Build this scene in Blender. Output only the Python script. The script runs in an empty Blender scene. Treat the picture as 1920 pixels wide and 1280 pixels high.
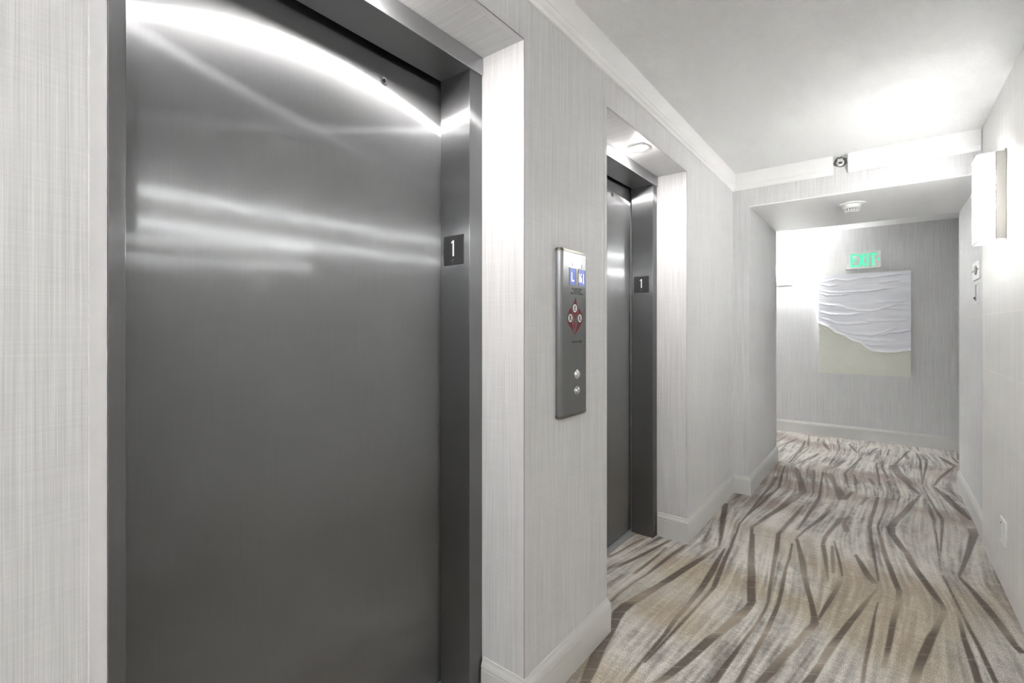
import bpy, bmesh, math
import numpy as np
from mathutils import Vector, Matrix

scene = bpy.context.scene
COL = scene.collection
H = 1.267                      # eye height

# ------------------------------------------------------------------ helpers
def srgb(r, g=None, b=None):
    if g is None: g = b = r
    f = lambda c: (c/255/12.92 if c/255 <= .04045 else ((c/255+.055)/1.055)**2.4)
    return (f(r), f(g), f(b), 1)

class MB:
    """collects simple shapes into one mesh"""
    def __init__(self): self.bm = bmesh.new()
    def box(self, x0, x1, y0, y1, z0, z1, bevel=0, seg=2):
        b = bmesh.new()
        bmesh.ops.create_cube(b, size=1)
        for v in b.verts:
            v.co = Vector(((x0+x1)/2+v.co.x*(x1-x0), (y0+y1)/2+v.co.y*(y1-y0), (z0+z1)/2+v.co.z*(z1-z0)))
        if bevel: bmesh.ops.bevel(b, geom=b.edges[:], offset=bevel, segments=seg, affect='EDGES', profile=.5)
        self.merge(b); return self
    def merge(self, b, mat=None):
        m = bpy.data.meshes.new('t')
        if mat is not None: bmesh.ops.transform(b, matrix=mat, verts=b.verts[:])
        b.to_mesh(m); b.free(); self.bm.from_mesh(m); bpy.data.meshes.remove(m); return self
    def lathe(self, prof, mat=None, n=32):
        """prof: list of (r, h) about local z"""
        b = bmesh.new(); rings = []
        for r, h in prof:
            if r < 1e-6: rings.append([b.verts.new((0, 0, h))])
            else: rings.append([b.verts.new((r*math.cos(2*math.pi*i/n), r*math.sin(2*math.pi*i/n), h)) for i in range(n)])
        for a, c in zip(rings, rings[1:]):
            for i in range(n):
                j = (i+1) % n
                if len(a) == 1 and len(c) == 1: continue
                if len(a) == 1: b.faces.new((a[0], c[j], c[i]))
                elif len(c) == 1: b.faces.new((a[i], a[j], c[0]))
                else: b.faces.new((a[i], a[j], c[j], c[i]))
        bmesh.ops.recalc_face_normals(b, faces=b.faces[:])
        return self.merge(b, mat)
    def tube(self, pts, r, n=10):
        b = bmesh.new(); rings = []
        P = [Vector(p) for p in pts]
        for i, p in enumerate(P):
            d = (P[min(i+1, len(P)-1)]-P[max(i-1, 0)]).normalized()
            u = d.orthogonal().normalized(); w = d.cross(u)
            if rings:
                u = (pu - d*pu.dot(d)).normalized(); w = d.cross(u)
            pu = u
            rings.append([b.verts.new(p+u*r*math.cos(2*math.pi*k/n)+w*r*math.sin(2*math.pi*k/n)) for k in range(n)])
        for a, c in zip(rings, rings[1:]):
            for k in range(n): b.faces.new((a[k], a[(k+1) % n], c[(k+1) % n], c[k]))
        b.faces.new(rings[0]); b.faces.new(rings[-1][::-1])
        bmesh.ops.recalc_face_normals(b, faces=b.faces[:])
        return self.merge(b)
    def prism(self, poly, d, mat, d0=0.0):
        """poly in local xy extruded local z d0..d, then placed by mat"""
        b = bmesh.new()
        f = b.faces.new([b.verts.new((x, y, d0)) for x, y in poly])
        r = bmesh.ops.extrude_face_region(b, geom=[f])
        for v in r['geom']:
            if isinstance(v, bmesh.types.BMVert): v.co.z = d
        bmesh.ops.triangulate(b, faces=[f for f in b.faces if len(f.verts) > 4])
        bmesh.ops.recalc_face_normals(b, faces=b.faces[:])
        return self.merge(b, mat)
    def sweep(self, path, prof, side=1):
        """profile [(offset, z)] swept along plan polyline with mitres; side=+1 offsets to the left of travel"""
        n = len(path); P = [Vector((p[0], p[1])) for p in path]
        b = bmesh.new(); cols = []
        for i in range(n):
            dirs = []
            if i > 0: dirs.append((P[i]-P[i-1]).normalized())
            if i < n-1: dirs.append((P[i+1]-P[i]).normalized())
            nr = [Vector((-d.y, d.x))*side for d in dirs]
            if len(nr) == 2:
                m = nr[0]+nr[1]; m = m/(m.dot(nr[0]))
            else: m = nr[0]
            cols.append([b.verts.new((P[i].x+m.x*o, P[i].y+m.y*o, z)) for o, z in prof])
        k = len(prof)
        for a, c in zip(cols, cols[1:]):
            for j in range(k): b.faces.new((a[j], a[(j+1) % k], c[(j+1) % k], c[j]))
        b.faces.new(cols[0]); b.faces.new(cols[-1][::-1])
        bmesh.ops.recalc_face_normals(b, faces=b.faces[:])
        return self.merge(b)
    def build(self, name, mat, parent=None, smooth=None, loc=None):
        me = bpy.data.meshes.new(name); self.bm.to_mesh(me); self.bm.free()
        return link(name, me, mat, parent, smooth, loc)

def link(name, me, mat, parent=None, smooth=None, loc=None):
    o = bpy.data.objects.new(name, me); COL.objects.link(o)
    me.materials.clear(); me.materials.append(mat)
    if smooth is not None:
        me.polygons.foreach_set('use_smooth', [True]*len(me.polygons))
        try: me.set_sharp_from_angle(angle=math.radians(smooth))
        except Exception: pass
    if loc: o.location = loc
    if parent is not None:
        o.parent = parent
        off = Vector(parent.location) if parent.parent is None else Vector(parent.location)+Vector(parent.parent.location)
        o.location = Vector(o.location)-off
    return o

def tag(o, label=None, cat=None, group=None, kind=None):
    if label: o['label'] = label
    if cat: o['category'] = cat
    if group: o['group'] = group
    if kind: o['kind'] = kind
    return o

def thing(name, loc, label, cat, group=None):
    o = bpy.data.objects.new(name, None); COL.objects.link(o); o.location = loc
    o.empty_display_size = .05
    return tag(o, label, cat, group)

def duplicate(root, delta, label):
    """copy a thing with its parts and sub-parts"""
    r = root.copy(); COL.objects.link(r); r.location = Vector(root.location)+Vector(delta); r['label'] = label
    for ch in list(root.children):
        c = ch.copy(); COL.objects.link(c); c.parent = r
        for g in list(ch.children):
            d = g.copy(); COL.objects.link(d); d.parent = c
    return r

FX = Matrix(((0, 0, 1, 0), (1, 0, 0, 0), (0, 1, 0, 0), (0, 0, 0, 1)))     # local (right, up, out) on a wall facing +x
FY = Matrix(((1, 0, 0, 0), (0, 0, -1, 0), (0, 1, 0, 0), (0, 0, 0, 1)))    # on a wall facing -y
FXN = Matrix(((0, 0, -1, 0), (-1, 0, 0, 0), (0, 1, 0, 0), (0, 0, 0, 1)))  # on a wall facing -x
FDN = Matrix(((1, 0, 0, 0), (0, -1, 0, 0), (0, 0, -1, 0), (0, 0, 0, 1)))  # hanging from a ceiling
def at(x, y, z, F): return Matrix.Translation((x, y, z)) @ F

def lettering(lines, size, M, depth=.0006, spacing=1.15, scale_x=1.0, bold=0.0):
    """text lines -> one MB; each line is (text, x, y) in the local plane, centred"""
    mb = MB()
    for text, lx, ly in lines:
        cu = bpy.data.curves.new('txt', 'FONT'); cu.body = text; cu.size = size
        cu.align_x = 'CENTER'; cu.align_y = 'CENTER'; cu.extrude = depth; cu.offset = bold
        ob = bpy.data.objects.new('txt', cu); COL.objects.link(ob)
        dg = bpy.context.evaluated_depsgraph_get()
        me = bpy.data.meshes.new_from_object(ob.evaluated_get(dg))
        b = bmesh.new(); b.from_mesh(me)
        bpy.data.objects.remove(ob); bpy.data.curves.remove(cu); bpy.data.meshes.remove(me)
        mb.merge(b, M @ Matrix.Translation((lx, ly, 0)) @ Matrix.Diagonal((scale_x, 1, 1, 1)))
    return mb

# ------------------------------------------------------------------ materials
def mat(name):
    m = bpy.data.materials.new(name); m.use_nodes = True
    nt = m.node_tree; return m, nt, nt.nodes['Principled BSDF']
def N(nt, t, **kw):
    n = nt.nodes.new(t)
    for k, v in kw.items():
        if k in n.inputs.keys() if isinstance(k, str) else False: n.inputs[k].default_value = v
        else: setattr(n, k, v)
    return n
def math_node(nt, op, a, b=None):
    n = nt.nodes.new('ShaderNodeMath'); n.operation = op
    for i, v in enumerate((a, b)):
        if v is None: continue
        if isinstance(v, (int, float)): n.inputs[i].default_value = v
        else: nt.links.new(v, n.inputs[i])
    return n.outputs[0]
def mixc(nt, fac, a, b, blend='MIX'):
    n = nt.nodes.new('ShaderNodeMix'); n.data_type = 'RGBA'; n.blend_type = blend
    for s, v in ((0, fac), (6, a), (7, b)):
        if isinstance(v, (int, float, tuple)): n.inputs[s].default_value = v
        else: nt.links.new(v, n.inputs[s])
    return n.outputs[2]
def plain(name, col, rough=.5, metal=0.0, spec=None):
    m, nt, p = mat(name)
    p.inputs['Base Color'].default_value = col; p.inputs['Roughness'].default_value = rough; p.inputs['Metallic'].default_value = metal
    if spec is not None: p.inputs['Specular IOR Level'].default_value = spec
    return m
def wall_coords(nt):
    """(h, v) on any axis-aligned surface: v is up on walls; on level faces threads run along x"""
    g = N(nt, 'ShaderNodeNewGeometry')
    s = N(nt, 'ShaderNodeSeparateXYZ'); nt.links.new(g.outputs['Position'], s.inputs[0])
    n = N(nt, 'ShaderNodeSeparateXYZ'); nt.links.new(g.outputs['True Normal'], n.inputs[0])
    lev = math_node(nt, 'GREATER_THAN', math_node(nt, 'ABSOLUTE', n.outputs[2]), .5)
    up = math_node(nt, 'SUBTRACT', 1.0, lev)
    xy = math_node(nt, 'ADD', s.outputs[0], s.outputs[1])
    h = math_node(nt, 'ADD', math_node(nt, 'MULTIPLY', xy, up), math_node(nt, 'MULTIPLY', s.outputs[1], lev))
    v = math_node(nt, 'ADD', math_node(nt, 'MULTIPLY', s.outputs[2], up), math_node(nt, 'MULTIPLY', s.outputs[0], lev))
    return h, v, s
def noise_hv(nt, h, v, fh, fv, detail=2.0, off=0.0):
    c = N(nt, 'ShaderNodeCombineXYZ')
    nt.links.new(math_node(nt, 'MULTIPLY', h, fh), c.inputs[0]); nt.links.new(math_node(nt, 'MULTIPLY', v, fv), c.inputs[1])
    c.inputs[2].default_value = off
    n = N(nt, 'ShaderNodeTexNoise'); n.inputs['Scale'].default_value = 1; n.inputs['Detail'].default_value = detail
    nt.links.new(c.outputs[0], n.inputs['Vector']); return n.outputs[0]
def ramp(nt, x, lo, hi, a=0.0, b=1.0):
    n = nt.nodes.new('ShaderNodeMapRange'); nt.links.new(x, n.inputs[0])
    for i, v in enumerate((lo, hi, a, b)): n.inputs[i+1].default_value = v
    return n.outputs[0]

def make_wallpaper():
    m, nt, p = mat('woven_wallpaper'); h, v, _ = wall_coords(nt)
    a = noise_hv(nt, h, v, 560, 4, 3); b = noise_hv(nt, h, v, 7, 460, 3, 3.3); c = noise_hv(nt, h, v, 130, 1.6, 2, 7.1)
    t = math_node(nt, 'ADD', math_node(nt, 'MULTIPLY', a, .56), math_node(nt, 'MULTIPLY', b, .16))
    t = math_node(nt, 'ADD', t, math_node(nt, 'MULTIPLY', c, .28))
    t = ramp(nt, t, .36, .64)
    col = mixc(nt, t, srgb(*WP_DARK), srgb(*WP_LIGHT)); nt.links.new(col, p.inputs['Base Color'])
    p.inputs['Roughness'].default_value = .5; p.inputs['Specular IOR Level'].default_value = .35
    bp = N(nt, 'ShaderNodeBump'); bp.inputs['Strength'].default_value = .25; bp.inputs['Distance'].default_value = .0006
    nt.links.new(t, bp.inputs['Height']); nt.links.new(bp.outputs[0], p.inputs['Normal'])
    return m
def make_steel(name, base, rough, anis, line=.06, wide=.7, tight=(.007, .10), lobes=((0, .4), (-.75, .3), (.75, .3))):
    m, nt, p = mat(name); h, v, _ = wall_coords(nt)
    p.inputs['Metallic'].default_value = 1
    n = noise_hv(nt, h, v, 900, 6, 2); n2 = noise_hv(nt, h, v, 5, 3, 3, 2.0)
    k = math_node(nt, 'ADD', math_node(nt, 'MULTIPLY', n, line), math_node(nt, 'MULTIPLY', n2, .02))
    col = mixc(nt, ramp(nt, k, 0, line+.02), srgb(base-10, base-9, base-7), srgb(base+8, base+9, base+11)); nt.links.new(col, p.inputs['Base Color'])
    r = ramp(nt, n2, .3, .7, rough-.015, rough+.015); nt.links.new(r, p.inputs['Roughness'])
    p.inputs['Anisotropic'].default_value = anis
    tg = N(nt, 'ShaderNodeTangent'); tg.direction_type = 'RADIAL'; tg.axis = 'Z'
    nt.links.new(tg.outputs[0], p.inputs['Tangent'])
    # upright brush grain: a lobe that is wide sideways and tight vertically draws lamps out into level streaks
    g = N(nt, 'ShaderNodeNewGeometry')
    cr = N(nt, 'ShaderNodeVectorMath'); cr.operation = 'CROSS_PRODUCT'; cr.inputs[0].default_value = (0, 0, 1); nt.links.new(g.outputs['Normal'], cr.inputs[1])
    def leaning(k):
        s = N(nt, 'ShaderNodeVectorMath'); s.operation = 'SCALE'; nt.links.new(cr.outputs[0], s.inputs[0]); s.inputs['Scale'].default_value = k
        a = N(nt, 'ShaderNodeVectorMath'); a.operation = 'ADD'; nt.links.new(s.outputs[0], a.inputs[0]); nt.links.new(g.outputs['Normal'], a.inputs[1])
        n = N(nt, 'ShaderNodeVectorMath'); n.operation = 'NORMALIZE'; nt.links.new(a.outputs[0], n.inputs[0]); return n.outputs[0]
    total = None; wsum = 0
    for k, wt in lobes:
        for tg_, part in zip(tight, (.64, .36)):
            gl = N(nt, 'ShaderNodeBsdfAnisotropic'); nt.links.new(col, gl.inputs['Color']); nt.links.new(tg.outputs[0], gl.inputs['Tangent'])
            gl.inputs['Roughness'].default_value = (wide*tg_)**.25; gl.inputs['Anisotropy'].default_value = (tg_/wide)**.5-1
            if k: nt.links.new(leaning(k), gl.inputs['Normal'])
            wsum += wt*part
            if total is None: total = gl.outputs[0]
            else:
                mx = N(nt, 'ShaderNodeMixShader'); mx.inputs[0].default_value = wt*part/wsum
                nt.links.new(total, mx.inputs[1]); nt.links.new(gl.outputs[0], mx.inputs[2]); total = mx.outputs[0]
    nt.links.new(total, nt.nodes['Material Output'].inputs[0])
    return m
def make_ceiling(name, col, strength, scale):
    m, nt, p = mat(name); p.inputs['Base Color'].default_value = col; p.inputs['Roughness'].default_value = .85
    p.inputs['Specular IOR Level'].default_value = .2
    g = N(nt, 'ShaderNodeNewGeometry')
    a = N(nt, 'ShaderNodeTexNoise'); a.inputs['Scale'].default_value = scale; a.inputs['Detail'].default_value = 4; a.inputs['Roughness'].default_value = .6
    nt.links.new(g.outputs['Position'], a.inputs['Vector'])
    hgt = ramp(nt, a.outputs[0], .42, .62)
    bp = N(nt, 'ShaderNodeBump'); bp.inputs['Strength'].default_value = strength; bp.inputs['Distance'].default_value = .004
    nt.links.new(hgt, bp.inputs['Height']); nt.links.new(bp.outputs[0], p.inputs['Normal'])
    return m
def make_tile():
    m, nt, p = mat('large_wall_tile'); h, v, s = wall_coords(nt)
    a = noise_hv(nt, h, v, 260, 3, 3); c = noise_hv(nt, h, v, 40, 1.2, 2, 5.0)
    t = ramp(nt, math_node(nt, 'ADD', math_node(nt, 'MULTIPLY', a, .5), math_node(nt, 'MULTIPLY', c, .5)), .35, .65)
    body = mixc(nt, t, srgb(*TILE_DARK), srgb(*TILE_LIGHT))
    c2 = N(nt, 'ShaderNodeCombineXYZ')
    nt.links.new(math_node(nt, 'ADD', s.outputs[1], 2.644), c2.inputs[0]); nt.links.new(math_node(nt, 'ADD', s.outputs[2], .204), c2.inputs[1])
    br = N(nt, 'ShaderNodeTexBrick'); nt.links.new(c2.outputs[0], br.inputs['Vector'])
    br.offset = .5; br.inputs['Scale'].default_value = 1; br.inputs['Mortar Size'].default_value = .0014
    br.inputs['Brick Width'].default_value = .62; br.inputs['Row Height'].default_value = .31; br.inputs['Mortar Smooth'].default_value = .2
    col = mixc(nt, br.outputs['Fac'], body, srgb(247, 246, 243)); nt.links.new(col, p.inputs['Base Color'])
    p.inputs['Roughness'].default_value = .42
    bp = N(nt, 'ShaderNodeBump'); bp.inputs['Strength'].default_value = .4; bp.inputs['Distance'].default_value = .001; bp.invert = True
    nt.links.new(br.outputs['Fac'], bp.inputs['Height']); nt.links.new(bp.outputs[0], p.inputs['Normal'])
    return m
def make_carpet():
    m, nt, p = mat('patterned_carpet')
    at_ = N(nt, 'ShaderNodeVertexColor'); at_.layer_name = 'pattern'
    g = N(nt, 'ShaderNodeNewGeometry'); s = N(nt, 'ShaderNodeSeparateXYZ'); nt.links.new(g.outputs['Position'], s.inputs[0])
    sp = noise_hv(nt, s.outputs[0], s.outputs[1], 330, 380, 1.0)
    ln = noise_hv(nt, s.outputs[0], s.outputs[1], 12, 330, 2.0, 4.0)
    k = math_node(nt, 'ADD', math_node(nt, 'MULTIPLY', sp, .75), math_node(nt, 'MULTIPLY', ln, .25))
    dark = mixc(nt, 1.0, at_.outputs[0], (.33, .32, .315, 1), 'MULTIPLY')
    lite = mixc(nt, 1.0, at_.outputs[0], (1.42, 1.41, 1.40, 1), 'MULTIPLY')
    full = mixc(nt, ramp(nt, k, .39, .58), dark, lite)
    amt = math_node(nt, 'MULTIPLY', at_.outputs[1], .85)
    col = mixc(nt, amt, at_.outputs[0], full); nt.links.new(col, p.inputs['Base Color'])
    p.inputs['Roughness'].default_value = .95; p.inputs['Specular IOR Level'].default_value = .1
    bp = N(nt, 'ShaderNodeBump'); bp.inputs['Strength'].default_value = .3; bp.inputs['Distance'].default_value = .002
    nt.links.new(sp, bp.inputs['Height']); nt.links.new(bp.outputs[0], p.inputs['Normal'])
    return m
def make_emit(name, col, strength):
    m, nt, p = mat(name); p.inputs['Base Color'].default_value = col
    p.inputs['Emission Color'].default_value = col; p.inputs['Emission Strength'].default_value = strength
    return m
def make_diffuser(name, trans, col=(.9, .9, .88, 1), gloss=.08):
    m, nt, p = mat(name); out = nt.nodes['Material Output']
    t = N(nt, 'ShaderNodeBsdfTransparent'); l = N(nt, 'ShaderNodeBsdfTranslucent'); l.inputs[0].default_value = col
    d = N(nt, 'ShaderNodeBsdfDiffuse'); d.inputs[0].default_value = col
    gl = N(nt, 'ShaderNodeBsdfGlossy'); gl.inputs['Roughness'].default_value = .25
    m1 = N(nt, 'ShaderNodeMixShader'); m1.inputs[0].default_value = .35; nt.links.new(l.outputs[0], m1.inputs[1]); nt.links.new(d.outputs[0], m1.inputs[2])
    m2 = N(nt, 'ShaderNodeMixShader'); m2.inputs[0].default_value = trans; nt.links.new(m1.outputs[0], m2.inputs[1]); nt.links.new(t.outputs[0], m2.inputs[2])
    m3 = N(nt, 'ShaderNodeMixShader'); m3.inputs[0].default_value = gloss; nt.links.new(m2.outputs[0], m3.inputs[1]); nt.links.new(gl.outputs[0], m3.inputs[2])
    nt.links.new(m3.outputs[0], out.inputs[0]); return m

WP_DARK, WP_LIGHT = (198, 198, 199), (227, 227, 227)
TILE_DARK, TILE_LIGHT = (222, 221, 218), (238, 237, 234)
M = dict(
    paper=make_wallpaper(), steel=make_steel('brushed_steel', 165, .27, .9), trim_steel=make_steel('brushed_frame_steel', 138, .25, .9, .06, .45, (.010, .06), ((0, 1),)),
    panel_steel=make_steel('panel_steel', 140, .33, .7, .03, .25, (.04, .09), ((0, 1),)), header_steel=make_steel('header_steel', 186, .3, .5, .06, .16, (.05, .10), ((0, 1),)), chrome=plain('chrome', srgb(225), .12, 1),
    bronze=plain('dark_metal', srgb(120, 118, 112), .35, 1),
    ceiling=make_ceiling('textured_ceiling', srgb(250, 250, 250), .75, 130), soffit=plain('smooth_grey_paint', srgb(243, 243, 243), .6),
    white=plain('white_trim_paint', srgb(244, 244, 243), .38), base=plain('grey_baseboard_paint', srgb(213, 213, 210), .4),
    guard=plain('corner_guard_vinyl', srgb(216, 215, 217), .4), tile=make_tile(), carpet=make_carpet(),
    black=plain('black_plastic', srgb(38, 38, 39), .4), plate=plain('charcoal_sign', srgb(50, 50, 51), .45), ink=plain('black_ink', srgb(28), .6),
    plastic=plain('white_plastic', srgb(240, 240, 239), .35), grey=plain('grey_plastic', srgb(140, 140, 138), .45),
    pale=plain('pale_numeral', srgb(228), .4), red=plain('red_print', srgb(122, 16, 20), .6), paperwhite=plain('white_print', srgb(230), .5),
    plaster=plain('broken_plaster', srgb(112, 111, 109), .9),
    alu=plain('aluminium_sill', srgb(176, 178, 178), .4, .7), lampmetal=plain('white_lamp_metal', srgb(205, 204, 200), .4),
    rubber=plain('dark_gap', srgb(22), .8),
    diffuser=make_diffuser('ribbed_acrylic', .33, (.6, .6, .59, 1)), top_panel=make_diffuser('sconce_top_panel', .50, (.10, .10, .10, 1)), fabric=make_diffuser('lamp_fabric', .06, (.92, .92, .9, 1), 0.02),
    bulb=make_emit('lamp_bulb', (.985, .99, 1, 1), 50), bulb_weak=make_emit('weaker_lamp_bulb', (.985, .99, 1, 1), 32), bulb_far=make_emit('far_lamp_bulb', (.985, .99, 1, 1), 42),
    fill_globe=make_emit('fill_lamp_globe', (.985, .99, 1, 1), 4),  # glow of the added fill lamp behind the viewer
    lens=make_emit('downlight_lens', (1, .965, .93, 1), 28),
    exit_green=make_emit('exit_green', (.05, .52, .26, 1), .055), display=make_emit('display_blue', srgb(96, 110, 172), .027),
    readout=make_emit('display_white', (.9, .92, 1, 1), .07),
)

EXPOSURE = 4.74
# ------------------------------------------------------------------ measured layout (metres)
XL, XF, XD = -.902, -1.081, -1.240          # left wall face, lift frame face, lift door face
PITCH = 1.617                               # distance between the two lifts
Y1A, Y1B = .183, 1.222                      # first recess
Y2A, Y2B = Y1A+PITCH, Y1B+PITCH             # second recess
YE, YP, YF = 3.943, 5.137, 6.685            # end wall, end of the passage, far wall
XP, XPR, XR = -.7855, .498, .474            # passage walls, tiled wall face
ZC, ZS, ZF, ZT = 2.4496, 2.195, 2.408, 2.3255
YBACK = -3.4
XC0, XC1 = -2.8, 2.2                        # ends of the crossing corridor

def structure(mb, name, m, label, cat, **k): return tag(mb.build(name, m, **k), label, cat, kind='structure')

# ---- room shell
for nm, ya, yb, za, zb, xx, lab in (
        ('wall_left', YBACK, Y1A, 0, ZC, XL, 'grey woven wallpaper wall left of the nearer elevator'),
        ('wall_left_pier', Y1B, Y2A, 0, ZC, XL, 'wallpapered pier between the two elevators, carrying the call panel'),
        ('wall_left_end', Y2B, YE, 0, ZC, XL, 'wallpapered wall between the farther elevator and the passage'),
        ('wall_left_lintel', Y1A, Y1B, ZS, ZC, XL, 'wallpapered lintel and soffit over the nearer elevator'),
        ('wall_left_lintel_far', Y2A, Y2B, ZS, ZC, XL, 'wallpapered lintel and soffit over the farther elevator'),
        ('wall_left_shaft', Y1A, Y1B, 0, ZS, -1.285, 'dark shaft wall behind the nearer elevator door'),
        ('wall_left_shaft_far', Y2A, Y2B, 0, ZS, -1.285, 'dark shaft wall behind the farther elevator door')):
    structure(MB().box(-1.75, xx, ya, yb, za, zb), nm, M['rubber'] if 'shaft' in nm else M['paper'], lab, 'wall')
w = MB().box(-2.8, XP, YE, YP, 0, ZC)
structure(w, 'wall_passage', M['paper'], 'short wallpapered wall at left of the passage to the crossing corridor', 'wall')
w = MB().box(XP, .62, YE, YP, ZS, ZC)
structure(w, 'wall_header', M['paper'], 'wallpapered beam above the passage, between crown moulding and dropped ceiling', 'wall')
w = MB().box(XP+.0005, XPR-.0005, YE+.002, YP-.002, ZS-.006, ZS)
structure(w, 'ceiling_passage', M['soffit'], 'smooth grey dropped ceiling of the passage with the smoke detector', 'ceiling')
w = MB().box(XC0, XC1, YF, YF+.15, 0, ZC)
structure(w, 'wall_far', M['paper'], 'grey woven wallpaper wall behind the painting and exit sign', 'wall')
w = MB().box(XPR, 2.2, 3.872, YP, 0, ZC)
structure(w, 'wall_passage_right', M['paper'], 'narrow wallpapered wall past the tiled wall, with the keyed plate', 'wall')
w = MB().box(XR, .64, YBACK, 3.872, 0, ZC)
structure(w, 'wall_right', M['tile'], 'pale large tile wall under the ribbed sconce at right', 'wall')
w = MB().box(-1.75, .64, YBACK-.12, YBACK, 0, ZC)
structure(w, 'wall_back', M['paper'], 'wallpaper wall closing the corridor behind the viewer', 'wall')
w = MB().box(XC0-.12, XC0, YP, YF, 0, ZC)
structure(w, 'wall_corridor_left', M['paper'], 'wallpaper wall at the left end of the crossing corridor', 'wall')
w = MB().box(XC1, XC1+.12, YP-.01, YF, 0, ZC)
structure(w, 'wall_corridor_right', M['paper'], 'wallpaper wall at the right end of the crossing corridor', 'wall')
w = MB().box(-1.75, .64, YBACK, YE+.01, ZC, ZC+.1)
structure(w, 'ceiling', M['ceiling'], 'white textured ceiling of the elevator lobby', 'ceiling')
w = MB().box(XC0, XC1, YP, YF, ZF, ZF+.15)
structure(w, 'ceiling_corridor', M['ceiling'], 'textured ceiling strip of the crossing corridor above the painting', 'ceiling')

# ---- mouldings
BB = [(-.004, 0), (.0145, 0), (.0145, .1045), (.0125, .1065), (.0125, .108), (.0145, .110), (.0142, .116), (.0115, .124), (.0075, .131), (.0055, .136), (.0055, .1395), (.003, .1415), (-.004, .1415)]
CR = [(-.004, ZC), (.0275, ZC), (.0275, ZT+.034), (.0245, ZT+.032), (.0245, ZT+.0295), (.0265, ZT+.027), (.022, ZT+.018), (.014, ZT+.011), (.0115, ZT+.006), (.0115, ZT+.003), (.008, ZT), (-.004, ZT)]
def base(path, side, name, label): structure(MB().sweep(path, BB, side), name, M['base'], label, 'baseboard')
base([(XL, YBACK), (XL, Y1A), (-1.074, Y1A)], -1, 'baseboard_left', 'pale baseboard at the foot of the wall left of the nearer elevator')
base([(-1.074, Y1B), (XL, Y1B), (XL, Y2A), (-1.074, Y2A)], -1, 'baseboard_pier', 'pale baseboard wrapping the pier between the two elevators')
base([(-1.074, Y2B), (XL, Y2B), (XL, YE), (XP, YE), (XP, YP), (XC0, YP)], -1, 'baseboard_passage', 'pale baseboard running from the farther elevator into the passage')
base([(XC0, YF), (XC1, YF)], -1, 'baseboard_far', 'grey baseboard under the painting on the far wall')
base([(XPR, 3.8725), (XPR, YP), (XC1, YP)], 1, 'baseboard_right', 'pale baseboard at right of the passage, stopping at the tile')
GX0, GX1 = -.255, -.171
structure(MB().sweep([(XL, YBACK), (XL, YE), (GX0, YE)], CR, -1), 'trim_1', M['white'], 'white crown moulding along the left wall up to the sprinkler gap', 'crown moulding')
structure(MB().sweep([(GX1, YE), (XR, YE)], CR, -1), 'trim_2', M['white'], 'short white crown moulding right of the sprinkler gap', 'crown moulding')

# ---- corner guards (L shaped strips)
T = .0022
def guard_v(name, x, y, sx, sy, z0, z1, label, wx=.02, wy=.02):
    """corner at (x, y); wings run into the wall faces: along x by -sx, along y by sy"""
    g = MB(); xo = x+sx*T; yo = y-sy*T
    g.box(min(x, xo), max(x, xo), min(yo, y+sy*wy), max(yo, y+sy*wy), z0, z1, .0007, 1)
    g.box(min(x-sx*wx, xo), max(x-sx*wx, xo), min(yo, y), max(yo, y), z0, z1, .0007, 1)
    structure(g, name, M['guard'], label, 'corner guard')
guard_v('trim_3', XL, Y1A, 1, -1, .1415, ZS+.02, 'pale vertical corner guard at the left edge of the nearer recess')
guard_v('trim_4', XL, Y1B, 1, 1, .1415, ZS, 'pale vertical corner guard on the pier beside the nearer elevator')
guard_v('trim_5', XL, Y2A, 1, -1, .1415, ZS+.025, 'thin vertical corner guard on the pier beside the farther elevator')
guard_v('trim_6', XL, Y2B, 1, 1, .1415, ZS, 'pale vertical corner guard right of the farther elevator')
guard_v('trim_7', XP, YE, 1, 1, .1415, ZS, 'vertical corner guard at the left mouth of the passage')
guard_v('trim_8', XP, YP, 1, -1, .1415, ZS, 'vertical corner guard at the far left end of the passage')
guard_v('trim_9', XPR, YP, -1, -1, .1415, ZS, 'vertical corner guard at the far right end of the passage')
for nm, ya, yb, lab in (('trim_10', Y1A, Y1B, 'pale edge strip along the soffit front of the nearer elevator recess'), ('trim_11', Y2A, Y2B, 'pale edge strip along the soffit front of the farther elevator recess')):
    g = MB().box(XL, XL+T, ya+.002, yb-.002, ZS-T, ZS+.004, .0006, 1); g.box(XL-.020, XL+T, ya+.002, yb-.002, ZS-T, ZS, .0006, 1)
    structure(g, nm, M['guard'], lab, 'edge strip')

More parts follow.
